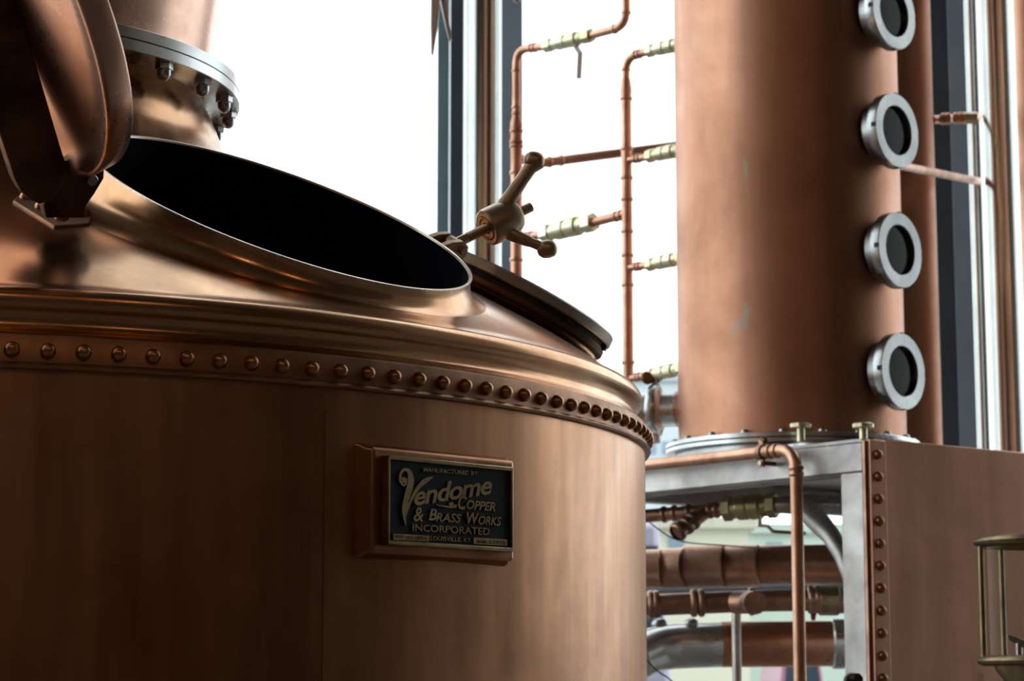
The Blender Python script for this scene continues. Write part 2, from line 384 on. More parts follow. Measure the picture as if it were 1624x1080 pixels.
# closed manway behind: lower ring, gasket, cover plate
cov = tag(MB().lathe(m2.C, m2.N, [(.001, .004), (.10, .004), (.150, .0), (.161, -.0006), (.163, -.003), (.163, -.015), (.161, -.017), (.1, -.017)], 120).build('manway_cover', M['cover'], still, smooth=30), 'flat dark bronze cover on the closed second manway')
tag(MB().lathe(m2.C, m2.N, [(.14, -.017), (.1555, -.017), (.1555, -.025), (.14, -.025)], 96).build('gasket', M['black'], cov), 'black gasket')
MB().lathe(m2.C, m2.N, [(.14, -.024), (.157, -.024), (.1585, -.026), (.1585, -.033), (.157, -.0355), (.150, -.0355)], 120).build('seat_ring', M['dark'], cov, smooth=30)
for t in (-2.5, -1.9, -.9, .2, .75, 1.2, 1.65, 2.4):
    p = m2.C + m2.dr(t) * .1585 - m2.N * .0208
    MB().box(p, (m2.dr(t), m2.N, m2.dr(t + PI / 2)), (.003, .0035, .007)).build('clip', M['black'], cov, smooth=0)

# rivets
rv = MB().lathe((0, 0, 0), (0, -1, 0), [(.0085, -.002), (.0085, .001), (.0079, .0042), (.0062, .0074), (.0036, .0094), (.0008, .0100)], 20, False, True)
rv0 = rv.build('rivet', M['rivet'], None, smooth=80)
DPH = .03769467; PH0 = .2761147
first = True
for k in range(-16, 50):
    a = PH0 + k * DPH; q = pol(a, .9870, .34591423 + random.uniform(-.0004, .0004)) - Vector((AX.x, AX.y, 0))
    o = rv0 if first else clone(rv0, band, q)
    if first: rv0.parent = band; rv0.location = q
    first = False
    o.rotation_euler = (0, random.uniform(-.05, .05), a)

# flange joint and helmet
fl = MB().lathe(CP, UPZ, [(.325, .8613), (.3815, .8613), (.3824, .8622), (.3824, .8770), (.3810, .8776), (.34, .8776)], 160).build('lower_flange', M['bright'], still, smooth=30)
fu = MB().lathe(CP, UPZ, [(.34, .8786), (.3810, .8786), (.3824, .8792), (.3824, .8940), (.3814, .8950), (.332, .8950)], 160).build('upper_flange', M['bright'], still, smooth=30)
MB().lathe(CP, UPZ, refine([(.3345, .893), (.3360, .92), (.3402, .9466), (.3510, 1.0309), (.361, 1.12), (.368, 1.22), (.366, 1.32), (.348, 1.44), (.315, 1.56), (.27, 1.68), (.21, 1.8), (.16, 1.95), (.13, 2.2), (.12, 3.4)], 4), 120).build('helmet', M['lid'], still, smooth=60)
nut = MB().lathe((0, 0, 0), (0, 0, -1), [(.0125, 0), (.0125, .009), (.0105, .010)], 6, True, False)
nut.lathe((0, 0, 0), (0, 0, -1), [(.0098, .009), (.0095, .016), (.0078, .021), (.0045, .0245), (.0008, .0255)], 16, False, True)
nut.cyl((0, 0, .0), (0, 0, .002), .0145, 20)
nu0 = nut.build('acorn_nut', M['steel'], None, smooth=40)
first = True
for k in range(24):
    a = math.radians(56 + 15 * k); q = pol(a, .3665, .8610) - Vector((AX.x, AX.y, 0))
    if first: nu0.parent = fl; nu0.location = q; first = False; o = nu0
    else: o = clone(nu0, fl, q)
    o.rotation_euler = (0, 0, random.uniform(0, 1))

# --- open lid of the first manway
Hh = m1.C - m1.U * .297 + m1.N * (-.0154); al = 2.2259
E1 = m1.U * math.cos(al) + m1.N * math.sin(al); MM = (-m1.U * math.sin(al) + m1.N * math.cos(al))
LC = Hh + E1 * .2955 + m1.W * (-.008)
RL = .2535
lid = MB().lathe(LC, MM, [(.006, .031), (.05, .0308), (.09, .0300), (.13, .0288), (.165, .0270), (.195, .0245), (.215, .0225), (.229, .0222), (.240, .0250), (.2480, .0270), (.2520, .0262), (RL, .0235), (RL, -.001), (.2515, -.004), (.244, -.004), (.242, .006), (.12, .004), (.006, .002)], 160, True, True).build('manway_lid', M['lid'], still, smooth=50)
tag(lid, 'round dished copper lid, hinged open on the left')
# strap plate, perpendicular to the hinge pin
sp = m1.C + m1.W * .078
arm_px = [(10, -70), (26, 0), (63, 120), (95, 229), (103, 254), (108, 268), (104, 284), (93, 303), (80, 319), (63, 324), (47, 316), (34, 303), (24, 284), (0, 211), (-10, 120), (-14, 0), (-18, -70)]
arm = MB().prism([on_plane(x, y, sp, m1.W) for x, y in arm_px], -m1.W * .016).build('hinge_strap', M['dark'], lid, bevel=.0015)
tag(arm, 'broad dark strap plate carrying the lid')
# hinge lug with pin, foot plate and its rivets
lp = m1.C + m1.W * .058
lug_px = [(166, 262), (165, 283), (150, 308), (137, 326), (134, 346), (74, 346), (70, 326), (80, 300), (88, 275), (100, 256), (140, 250)]
lug = MB().prism([on_plane(x, y, lp, m1.W) for x, y in lug_px], -m1.W * .014).build('hinge_lug', M['dark'], still, bevel=.0015)
pc = on_plane(145, 285, lp, m1.W)
MB().cyl(pc + m1.W * .004, pc - m1.W * .09, .0068, 20).build('hinge_pin', M['steel'], lug, bevel=.001)
def dome_hit(px, py):
    d = ray(px, py); t = 1.5
    while t < 5:
        q = EYE + d * t; R = math.hypot(q.x - AX.x, q.y - AX.y)
        if R < .975 and q.z - ZO < dome_z(R): return q
        t += .0015
    return EYE + d * 2.5
fc = dome_hit(92, 345)
faz = math.atan2(fc.x - AX.x, AX.y - fc.y); fn = Vector((math.sin(faz) * .43, -math.cos(faz) * .43, .90)).normalized()
foot_px = [(20, 322), (30, 312), (72, 318), (136, 333), (146, 350), (142, 358), (86, 363), (50, 341)]
foot = MB().prism([dome_hit(x, y) + fn * .0035 for x, y in foot_px], -fn * .012).build('hinge_foot', M['band'], lug, bevel=.002)
for x, y in ((97, 350), (131, 343), (42, 318), (66, 333)):
    p = dome_hit(x, y) + fn * .0035
    MB().lathe(p, fn, [(.009, -.002), (.0088, .0012), (.0075, .0045), (.0048, .0072), (.0008, .0082)], 20, False, True).build('foot_rivet', M['rivet'], lug, smooth=80)

# --- swing bolt with wing nut on the other side
B0 = m1.C + m1.U * .292 - m1.N * .004
bdir = (m1.U * .1025 + m1.N * .066).normalized()
lg = MB()
for s in (-.021, .009):
    a = B0 + m1.W * s
    pts = [a + m1.U * u + m1.N * v for u, v in ((-.036, -.034), (-.034, .0), (-.018, .008), (0, .012), (.011, .006), (.013, -.006), (.006, -.018), (-.012, -.05), (-.03, -.06))]
    lg.prism(pts, m1.W * .011)
lugb = lg.build('swing_bolt_lug', M['bronze'], still, bevel=.0015)
MB().cyl(B0 - m1.W * .026, B0 + m1.W * .027, .0055, 16).build('lug_pin', M['bronze'], lugb, bevel=.0008)
rod = MB().lathe(B0 - bdir * .004, bdir, [(.0068, 0), (.0068, .028)], 16, True, False)
rod.lathe(B0 - m1.W * .008, m1.W, [(.0105, 0), (.0105, .016)], 20, True, True)
nth = 46; pr = []
for i in range(nth):
    h = .024 + i * .0024; pr += [(.0062, h), (.0070, h + .0012)]
rod.lathe(B0, bdir, pr, 16, False, True)
rodo = rod.build('swing_bolt', M['bronze'], still, smooth=30)
NB = B0 + bdir * .057
wing = MB().lathe(NB, bdir, [(.0225, 0), (.0250, .0015), (.0260, .006), (.0260, .024), (.0245, .038), (.0225, .047), (.020, .051), (.012, .052), (.007, .0522)], 32)
wing.lathe(NB, bdir, [(.0225, 0), (.0178, .0002), (.0172, .0016), (.0128, .0016), (.0122, .0), (.0085, 0.0), (.0082, .004)], 32)
wn = wing.build('wing_nut', M['bronze'], still, smooth=40)
tag(MB().lathe(NB, bdir, [(.0172, .0), (.0162, -.0006), (.0135, -.0006), (.0126, .0)], 32).build('worn_nut_face', M['rivet'], wn, smooth=40), 'worn copper coloured face ring')
a0 = NB + bdir * .024
def arm_to(px, py, Y, r0, r1, rb, root, kink):
    e = at(px, py, Y); d = (e - root).normalized()
    L = (e - root).length
    pts = [root, root + d * .018, root + d * .035, root + d * (L * .65), root + d * (L * .86), e + kink * .45]
    MB().tube(pts, [r0 * 1.25, r0 * 1.12, r0, r1, r1 * 1.05, rb * .9], 20, 0).build('wing_handle', M['bronze'], wn, smooth=60)
    MB().lathe(e - kink * .3, kink, [(rb * .2, -rb * .95), (rb * .6, -rb * .8), (rb * .92, -rb * .4), (rb, 0), (rb, rb * .4), (rb * .86, rb * .9), (rb * .5, rb * 1.2), (rb * .05, rb * 1.3)], 24, True, True).build('handle_knob', M['bronze'], wn, smooth=70)
arm_to(848, 255, 3.02, .0100, .0092, .0128, a0 + Vector((-.002, 0, .010)), Vector((.010, .0, -.002)))
arm_to(868, 395, 3.02, .0080, .0066, .0125, a0 + Vector((.004, -.006, -.014)), Vector((.008, 0, .001)))

# --- maker plaque
PAZ = math.radians(45.9)
pn = Vector((math.sin(PAZ), -math.cos(PAZ), 0)); pu = Vector((math.cos(PAZ), math.sin(PAZ), 0))
pcn = AX + pn * .984 - pu * .0022 + Vector((0, 0, ZO + .2028))
ped = MB()
def rect_loft(mb, rings):
    V = []; F = []
    for hw, hh, d in rings: V += [pcn + pu * (x * hw) + UPZ * (y * hh) + pn * d for x, y in ((-1, -1), (1, -1), (1, 1), (-1, 1))]
    for j in range(len(rings) - 1):
        for i in range(4): k = (i + 1) % 4; F.append((4 * j + i, 4 * j + k, 4 * j + 4 + k, 4 * j + 4 + i))
    F.append(tuple(4 * (len(rings) - 1) + i for i in range(4))); mb.add(V, F)
rect_loft(ped, [(.1210, .0660, -.012), (.1185, .0635, -.001), (.1150, .0600, .004), (.1140, .0590, .012), (.1120, .0575, .0145)])
pedo = ped.build('plaque_mount', M['still'], still, bevel=.003, seg=3)
PW, PHH, PD = .1000, .0498, .0145
frm = MB()
D2 = .0265
def fbar(x0, x1, y0, y1): frm.box(pcn + pu * (x0 + x1) / 2 + UPZ * (y0 + y1) / 2 + pn * (PD + D2) / 2, (pu, UPZ, pn), ((x1 - x0) / 2, (y1 - y0) / 2, (D2 - PD) / 2))
fbar(-PW, PW, PHH - .005, PHH); fbar(-PW, PW, -PHH, -PHH + .005); fbar(-PW, -PW + .003, -PHH, PHH); fbar(PW - .003, PW, -PHH, PHH)
plq = tag(MB().box(pcn + pn * (PD + .0045), (pu, UPZ, pn), (PW - .001, PHH - .001, .0045)).build('maker_plaque', M['enamel'], still), 'navy enamel plaque with raised brass lettering in a brass frame')
frm.build('plaque_frame', M['plaque'], plq, bevel=.0012)
FACE = PD + .009
def text_mesh(txt, x, y, h, wd=None, shear=0, rot=0, bold=0.0, align='CENTER', depth=.0016, z=FACE, space=1.0):
    c = bpy.data.curves.new('t', 'FONT'); c.body = txt; c.size = 1; c.shear = shear; c.offset = bold; c.align_x = 'LEFT'; c.extrude = .5; c.space_character = space; c.resolution_u = 3
    o = bpy.data.objects.new('t', c); COL.objects.link(o); bpy.context.view_layer.update()
    me = bpy.data.meshes.new_from_object(o.evaluated_get(bpy.context.evaluated_depsgraph_get()))
    xs = [v.co.x for v in me.vertices]; ys = [v.co.y for v in me.vertices]; lo, hi = min(xs), max(xs); yl, yh = min(ys), max(ys)
    sy = h / (yh - yl); sx = (wd / (hi - lo)) if wd else sy
    V = []
    for v in me.vertices:
        X = (v.co.x - (lo + hi) / 2) * sx; Y = (v.co.y - (yl + yh) / 2) * sy
        X, Y = X * math.cos(rot) - Y * math.sin(rot), X * math.sin(rot) + Y * math.cos(rot)
        V.append(pcn + pu * (x + X) + UPZ * (y + Y) + pn * (z + (.5 + v.co.z) * depth))
    F = [tuple(p.vertices) for p in me.polygons]
    bpy.data.objects.remove(o); bpy.data.curves.remove(c); bpy.data.meshes.remove(me)
    return V, F
def letters(name, m, items, parent):
    mb = MB()
    for it in items:
        V, F = text_mesh(**it); mb.add(V, F)
    return mb.build(name, m, parent, smooth=0)
def pxy(cx, cy):
    """crop pixels of the plaque close-up to plaque plane"""
    px = 540 + cx / 4.91; py = 690 + cy / 4.91
    q = on_plane(px, py, pcn + pn * FACE, pn) - pcn
    return q.dot(pu), q.z
def TI(txt, x0, y0, x1, y1, **k):
    """text box between two crop points (left-centre, right-centre), height in crop px via h"""
    h = k.pop('hp'); a = pxy(x0, y0); b = pxy(x1, y1); t = pxy((x0 + x1) / 2, (y0 + y1) / 2 - h / 2); u = pxy((x0 + x1) / 2, (y0 + y1) / 2 + h / 2)
    dx, dy = b[0] - a[0], b[1] - a[1]
    return dict(txt=txt, x=(a[0] + b[0]) / 2, y=(a[1] + b[1]) / 2, h=abs(t[1] - u[1]), wd=math.hypot(dx, dy), rot=math.atan2(dy, dx), **k)
items = [TI('MANUFACTURED BY', 640, 270, 1060, 300, hp=34, bold=.012),
         TI('endome', 562, 478, 1172, 385, hp=150, shear=.32, bold=.022, space=.92),
         TI('C', 908, 525, 975, 530, hp=108, shear=.25, bold=.02), TI('OPPER', 975, 540, 1198, 560, hp=72, shear=.25, bold=.02),
         TI('&', 562, 618, 640, 620, hp=112, shear=.2, bold=.015), TI('B', 680, 618, 745, 622, hp=92, shear=.25, bold=.02), TI('RASS', 735, 640, 935, 650, hp=70, shear=.25, bold=.02),
         TI('W', 975, 645, 1070, 652, hp=88, shear=.2, bold=.02), TI('ORKS', 1068, 662, 1245, 675, hp=70, shear=.25, bold=.02),
         TI('INCORPORATED', 555, 720, 1155, 752, hp=56, bold=.012),
         TI('LOUISVILLE. KY.', 692, 802, 1018, 820, hp=34, bold=.014)]
letters('lettering', M['plaque'], items, plq)
def ribbon(mb, pts, z=FACE, depth=.0018):
    """pts: crop x, crop y, width in crop px; flat tapered stroke"""
    P = []
    n = len(pts)
    def cr(i, t, a):
        g = lambda j: pts[max(0, min(n - 1, j))][a]
        p0, p1, p2, p3 = g(i - 1), g(i), g(i + 1), g(i + 2)
        return .5 * (2 * p1 + (p2 - p0) * t + (2 * p0 - 5 * p1 + 4 * p2 - p3) * t * t + (-p0 + 3 * p1 - 3 * p2 + p3) * t ** 3)
    for i in range(n - 1):
        for k in range(6): P.append([cr(i, k / 6, a) for a in range(3)])
    P.append(list(pts[-1]))
    Lf = []; Rt = []
    for i, (x, y, wd) in enumerate(P):
        a = P[max(0, i - 1)]; b = P[min(len(P) - 1, i + 1)]; d = Vector((b[0] - a[0], b[1] - a[1])); d.normalize(); nx, ny = -d.y, d.x; wd = max(wd, 1)
        for S, sgn in ((Lf, 1), (Rt, -1)):
            u, v = pxy(x + nx * wd / 2 * sgn, y + ny * wd / 2 * sgn); S.append(pcn + pu * u + UPZ * v)
    m = len(P); V = [p + pn * z for p in Lf] + [p + pn * z for p in Rt] + [p + pn * (z + depth) for p in Lf] + [p + pn * (z + depth) for p in Rt]; F = []
    for i in range(m - 1):
        F += [(2 * m + i, 2 * m + i + 1, 3 * m + i + 1, 3 * m + i), (i, 2 * m + i, 2 * m + i + 1, i + 1), (m + i, m + i + 1, 3 * m + i + 1, 3 * m + i)]
    mb.add(V, F)
vb = MB()
ribbon(vb, [(470, 352, 50), (500, 350, 26), (488, 392, 14), (458, 360, 16), (462, 300, 18), (495, 268, 22), (530, 290, 34), (540, 350, 46), (528, 420, 50), (505, 500, 44), (490, 580, 36), (492, 650, 20), (500, 702, 5)])
ribbon(vb, [(497, 640, 12), (520, 560, 18), (560, 470, 22), (605, 400, 30), (655, 355, 38), (715, 325, 6)])
ribbon(vb, [(735, 545, 4), (780, 552, 10), (840, 560, 16), (890, 555, 20), (880, 540, 8)])
ribbon(vb, [(840, 545, 22), (862, 535, 24), (868, 545, 10)])
vb.build('script_initial', M['plaque'], plq, smooth=0)
tb = MB()
for (x0, y0, x1, y1, hp) in ((405, 792, 682, 805, 46), (1030, 822, 1290, 838, 50)):
    A = pxy(x0, y0 - hp / 2); B = pxy(x1, y1 - hp / 2); C_ = pxy(x1, y1 + hp / 2); D_ = pxy(x0, y0 + hp / 2)
    tb.prism([pcn + pu * q[0] + UPZ * q[1] + pn * FACE for q in (D_, C_, B, A)], pn * .0015)
tb.build('data_tab', M['plaque'], plq, smooth=0)
letters('stamped_date', M['dark'], [TI('DATE', 420, 788, 480, 791, hp=22, z=FACE + .0015, depth=.0004), TI('02-2016', 505, 797, 665, 803, hp=26, z=FACE + .0015, depth=.0004),
                                    TI('DR. NO.', 1062, 828, 1130, 831, hp=22, z=FACE + .0015, depth=.0004), TI('S3975', 1150, 833, 1275, 838, hp=26, z=FACE + .0015, depth=.0004)], plq)
# seam of the drum, a folded vertical joint
MB().box(pol(math.radians(36.5), .9842, -.6), ((math.cos(.637), math.sin(.637), 0), (math.sin(.637), -math.cos(.637), 0), UPZ), (.0012, .0006, .9)).build('seam', M['still'], still, smooth=0)

# ------------------------------------------------------------------ column with sight glasses
CC = Vector((.683, 5.509, 0)); CR = .276
LDIR = Vector((-math.sin(math.radians(38)), math.cos(math.radians(38)), 0)); RDIR = Vector((math.cos(math.radians(38)), math.sin(math.radians(38)), 0))
cor = at(1367, 695, 4.876); BZ = cor.z                    # top of the frame
zf = at(1052, 720, 5.50).z
col = thing('rectifying_column', (CC.x, CC.y, BZ), 'wide polished copper column with round sight glasses standing on the steel frame', 'column')
MB().lathe((CC.x, CC.y, zf + .022), UPZ, [(CR, 0), (CR, 4.6)], 160, True, True).build('shell', M['column'], col)
MB().lathe((CC.x, CC.y, BZ), UPZ, [(.285, 0), (.285, zf - BZ)], 120, True, True).build('pedestal_ring', M['steel'], col, bevel=.002)
bf = MB()
bf.lathe((CC.x, CC.y, zf), UPZ, [(.25, 0), (.306, 0), (.3075, .0015), (.3075, .0095), (.306, .0105), (.25, .0105)], 140)
bf.lathe((CC.x, CC.y, zf), UPZ, [(.25, .0125), (.306, .0125), (.3075, .014), (.3075, .022), (.306, .0235), (.25, .0235)], 140)
bfo = bf.build('base_flange', M['bright'], col, smooth=30)
for k in range(20):
    a = 2 * PI * k / 20 + .12; p = Vector((CC.x + .290 * math.sin(a), CC.y - .290 * math.cos(a), zf + .0235))
    MB().lathe(p, UPZ, [(.0105, 0), (.0105, .004), (.007, .009), (.001, .0105)], 10, False, True).build('bolt', M['steel'], bfo, smooth=50)
SA = math.radians(46.5); sn = Vector((math.sin(SA), -math.cos(SA), 0))
for i, (px, py) in enumerate(((1411, 22), (1415, 209), (1419, 398), (1424, 590))):
    # height where the photo shows it, on the column's generator facing right
    z = at(px, py, (CC + sn * (CR + .03)).y).z
    c = Vector((CC.x, CC.y, z)) + sn * .277
    sg = MB().lathe(c, sn, [(.076, 0), (.076, .024), (.0895, .0245), (.0910, .026), (.0910, .047), (.0895, .0500), (.0610, .0500), (.0600, .0490), (.0595, .036), (.04, .036)], 72).build('sight_glass', M['steel'], col, smooth=30)
    MB().lathe(c, sn, [(.0005, .0385), (.0598, .0385)], 48).build('glass', M['sight'], sg)
    for t in (0, PI / 2, PI, 3 * PI / 2):
        X = sn.cross(UPZ).normalized(); d = UPZ * math.cos(t) + X * math.sin(t)
        MB().box(c + d * .0905 + sn * .044, (d, sn, d.cross(sn)), (.0012, .0065, .0055)).build('spanner_slot', M['black'], sg, smooth=0)

# second column behind
C2 = at(1414, 700, 6.9); C2z = .0
c2 = thing('tall_copper_column', (C2.x, C2.y, 0), 'plain copper column behind and right of the one with sight glasses', 'column')
MB().lathe((C2.x, C2.y, 0), UPZ, [(.153, 0), (.153, 6.5)], 96, True, True).build('shell', M['column'], c2)
MB().lathe((C2.x, C2.y, 0), UPZ, [(.20, 0), (.20, .03), (.154, .03)], 96, True).build('foot_flange', M['steel'], c2, bevel=.002)

# ------------------------------------------------------------------ frame with copper clad side
fr = thing('equipment_frame', (cor.x, cor.y, 0), 'brushed steel frame with riveted copper side, carrying the copper column', 'frame')
Ln, Wd = .95, 1.0
BH = .033
def fp(a, b, z): return Vector((cor.x, cor.y, 0)) + LDIR * a + RDIR * b + Vector((0, 0, z))
tp = MB().box(fp(Ln / 2, Wd / 2, BZ - .004), (LDIR, RDIR, UPZ), (Ln / 2, Wd / 2, .004)).build('top_plate', M['satin'], fr, bevel=.001)
def bar(a0, a1, b0, b1, z0, z1, nm='beam', mt='satin'):
    return MB().box(fp((a0 + a1) / 2, (b0 + b1) / 2, (z0 + z1) / 2), (LDIR, RDIR, UPZ), (abs(a1 - a0) / 2, abs(b1 - b0) / 2, abs(z1 - z0) / 2)).build(nm, M[mt], fr, bevel=.003)
bar(0, Ln, 0, .05, BZ - .072, BZ - .008)
bar(0, Ln, Wd - .05, Wd, BZ - .072, BZ - .008)
bar(Ln - .05, Ln, .05, Wd - .05, BZ - .072, BZ - .008)
bar(.05, Ln - .05, .0501, .075, BZ - .0745, BZ - .070, 'lower_lip')
bar(.0, .066, .0, .05, 0, BZ - .0725, 'post')
bar(Ln - .066, Ln, .0, .05, 0, BZ - .0725, 'post')
bar(.0, .066, Wd - .05, Wd, 0, BZ - .0725, 'post')
bar(Ln - .066, Ln, Wd - .05, Wd, 0, BZ - .0725, 'post')
pnl = tag(MB().box(fp(-.006, Wd / 2 + .018, (BZ + .002) / 2), (LDIR, RDIR, UPZ), (.005, Wd / 2 - .018, (BZ + .0) / 2 - .0)).build('side_panel', M['panel'], fr, bevel=.003), 'smooth rosy copper panel on the right hand side')
tag(MB().box(fp(.004, Wd / 2, BZ / 2 - .04), (LDIR, RDIR, UPZ), (.003, Wd / 2 - .055, BZ / 2 - .045)).build('inner_sheet', M['satin'], fr, smooth=0), 'grey inside face of the clad side')
strip = tag(MB().box(fp(-.009, .031, BZ / 2 - .001), (LDIR, RDIR, UPZ), (.009, .024, BZ / 2 - .002)).build('corner_strip', M['panel'], fr, bevel=.002), 'riveted copper corner strip')
MB().box(fp(-.004, .003, BZ / 2 - .001), (LDIR, RDIR, UPZ), (.004, .004, BZ / 2 - .004)).build('corner_lip', M['pipe_dark'], fr, bevel=.001)
pr0 = MB().lathe((0, 0, 0), -LDIR, [(.0112, -.002), (.0112, .0008), (.0100, .005), (.0072, .0088), (.0035, .0108), (.0008, .0113)], 18, False, True).build('panel_rivet', M['rivet'], None, smooth=80)
for k in range(28):
    q = Vector((0, 0, BZ - .035 - .0478 * k)) - LDIR * .018 + RDIR * .029
    if k == 0: pr0.parent = strip; pr0.location = q
    else: clone(pr0, strip, q)
# curved steel brace under the plate
bp = [at(1268, 800, 5.35), at(1282, 812, 5.33), at(1302, 832, 5.28), at(1318, 850, 5.24), at(1335, 880, 5.20), at(1350, 920, 5.18)]
MB().tube(bp, [.020, .026, .026, .022, .019, .018], 20, 0).build('brace', M['satin'], fr, smooth=60)
# handhole cover with brass thumb screws on the top plate
hc = fp(.205, .085, BZ)
hh = thing('handhole_cover', hc, 'low domed steel cover with brass thumb screws on the frame top, before the column', 'cover')
MB().lathe(hc, UPZ, [(.080, 0), (.080, .006), (.074, .010), (.05, .016), (.001, .0185)], 60, True, True).build('lid_plate', M['steel'], hh, smooth=40)
for px, Y in ((1270, 5.13), (1369, 5.0)):
    q = at(px, 680, Y); q.z = BZ
    k = thing('thumb_screw', q, 'brass thumb screw on the frame top, ' + ('left of the two below the column' if px < 1300 else 'right of the two, near the copper corner'), 'screw', 'brass thumb screws')
    zt = at(px, 671, Y).z; zb = at(px, 679, Y).z
    MB().cyl((q.x, q.y, BZ), (q.x, q.y, zb), size(6.5, Y), 16).build('stem', M['brass'], k)
    MB().lathe((q.x, q.y, zb - .0), UPZ, [(size(16, Y), 0), (size(17, Y), .002), (size(17, Y), zt - zb - .002), (size(15, Y), zt - zb)], 10, True, True).build('knob', M['brass'], k, smooth=30)

# ------------------------------------------------------------------ pipes
def collar(mb, p, d, r, w=.006):
    mb.lathe(p - d.normalized() * w, d, [(r * .98, 0), (r * 1.16, w * .3), (r * 1.22, w), (r * 1.16, w * 1.7), (r * .98, w * 2)], 20)
def run(name, m, parent, pts, r, bend=.03, collars=(), n=20, cap=True):
    mb = MB().tube(pts, r, n, bend, cap)
    for (i, t) in collars:
        a, b = Vector(pts[i]), Vector(pts[i + 1]); collar(mb, a + (b - a) * t, b - a, r if not isinstance(r, (list, tuple)) else r[i])
    return mb.build(name, m, parent, smooth=50)
def valve(parent, a, b, r, name='ball_valve', handle=None, mt='brass'):
    a = Vector(a); b = Vector(b); L = (b - a).length; d = (b - a) / L
    mb = MB()
    mb.lathe(a, d, [(r * 1.0, 0), (r * 1.75, 0), (r * 1.75, L * .16), (r * 1.35, L * .18)], 6, True, False)
    mb.lathe(a, d, [(r * 1.2, L * .14), (r * 1.45, L * .18), (r * 1.45, L * .26), (r * 1.72, L * .28), (r * 1.72, L * .46), (r * 1.55, L * .47), (r * 1.55, L * .5), (r * 1.78, L * .52), (r * 1.78, L * .70), (r * 1.45, L * .72), (r * 1.45, L * .82), (r * 1.2, L * .86)], 28)
    mb.lathe(a, d, [(r * 1.35, L * .82), (r * 1.75, L * .84), (r * 1.75, L), (r * 1.0, L)], 6, False, True)
    v = mb.build(name, M[mt], parent, bevel=.0015)
    tag(v, 'brass ball valve')
    if handle:
        h = [Vector(x) for x in handle]
        hb = MB(); rr = r * .35
        for i in range(len(h) - 1):
            dd = (h[i + 1] - h[i]); hb.box((h[i] + h[i + 1]) / 2, (dd, dd.cross(Vector((0, 1, .1))), dd.cross(dd.cross(Vector((0, 1, .1))))), (dd.length / 2 + rr * .4, r * .62, r * .18))
        tag(hb.build('valve_lever', M['white'] if handle[0] is not None and len(h) > 2 else M['brass'], v, bevel=.0012), 'pale lever')
    return v
YA, YB = 6.11, 5.80
def on_ab(px, py):
    """point on the vertical plane that holds both risers"""
    a = at(818, 300, YA); b = at(994, 300, YB); n = Vector((b.y - a.y, -(b.x - a.x), 0)).normalized(); return on_plane(px, py, a, n)
mf = thing('pipe_manifold', (at(994, 600, YB).x, YB, 0), 'copper pipe manifold of two risers with brass valves before the window, left of the column', 'pipes')
rA = size(9.3, YA); rB = size(8.8, YB)
# riser A with elbow at the top
a_top = on_ab(816, 90); a_mid = on_ab(816, 190); a_low = on_ab(822, 452)
xa = on_ab(816, 300)
def vert(p, z): return Vector((p.x, p.y, z))
axp = on_ab(819, 300); bxp = on_ab(994, 300)
zA = lambda py: on_ab(819, py).z
zB = lambda py: on_ab(994, py).z
mb = MB().tube([vert(axp, 0), vert(axp, zA(205))], rA, 20)
for y in (232, 274, 350, 412, 225, 208): collar(mb, vert(axp, zA(y)), UPZ, rA)
riserA = mb.build('riser_pipe', M['pipe'], mf, smooth=50)
mb = MB().lathe(vert(axp, zA(206)), UPZ, [(rA, 0), (rA * 1.1, .01), (rA * 1.08, .02), (rA * .78, .035), (rA * .72, .05)], 20)
e1 = vert(axp, zA(79)); e2 = on_ab(975, 49); e3 = on_ab(992, 44); e3 = vert(e3, e3.z)
mb.tube([vert(axp, zA(195)), e1, on_ab(876, 72)], rA * .72, 18, .045)
for y in (180, 170, 112): collar(mb, vert(axp, zA(y)), UPZ, rA * .72, .005)
dd = on_ab(876, 72) - e1
for f in (.42, .52): collar(mb, e1 + dd * f, dd, rA * .72, .005)
mb.build('bent_pipe', M['pipe'], mf, smooth=50)
mb = MB().tube([on_ab(930, 58), on_ab(993, 41), vert(on_ab(993, 41), on_ab(993, -80).z)], rA * .72, 18, .045)
collar(mb, on_ab(975, 46), on_ab(975, 46) - on_ab(930, 58), rA * .72, .005); collar(mb, vert(on_ab(993, 41), on_ab(993, 20).z), UPZ, rA * .72, .005)
mb.build('bent_pipe', M['pipe'], mf, smooth=50)
valve(mf, on_ab(865, 73), on_ab(938, 56), rA * .72, handle=[on_ab(915, 66), on_ab(914, 76), on_ab(920, 84), on_ab(918, 124)])
# riser B
mb = MB().tube([vert(bxp, zB(608)), vert(bxp, zB(150))], rB, 20)
for y in (156, 236, 282, 316, 367, 405, 452, 575, 235): collar(mb, vert(bxp, zB(y)), UPZ, rB)
mb.build('riser_pipe', M['pipe'], mf, smooth=50)
def branch(y0, px1, y1, w=.72):
    b0 = vert(bxp, zB(y0)); b1 = on_ab(px1, y1); return b0, b1
mb = MB().lathe(vert(bxp, zB(152)), UPZ, [(rB, 0), (rB * 1.12, .012), (rB * 1.05, .025), (rB * .75, .05)], 20)
mb.tube([vert(bxp, zB(140)), vert(bxp, zB(91)), on_ab(1034, 80)], rB * .75, 18, .04)
for y in (128, 110): collar(mb, vert(bxp, zB(y)), UPZ, rB * .75, .005)
d = on_ab(1034, 80) - on_ab(1010, 86); collar(mb, on_ab(1008, 87), d, rB * .75, .005); collar(mb, on_ab(1014, 85.5), d, rB * .75, .005)
mb.build('bent_pipe', M['pipe'], mf, smooth=50)
valve(mf, on_ab(1028, 81), on_ab(1086, 68), rB * .75)
MB().tube([on_ab(1084, 68), on_ab(1094, 66)], rB * .7).build('branch_pipe', M['pipe'], mf)
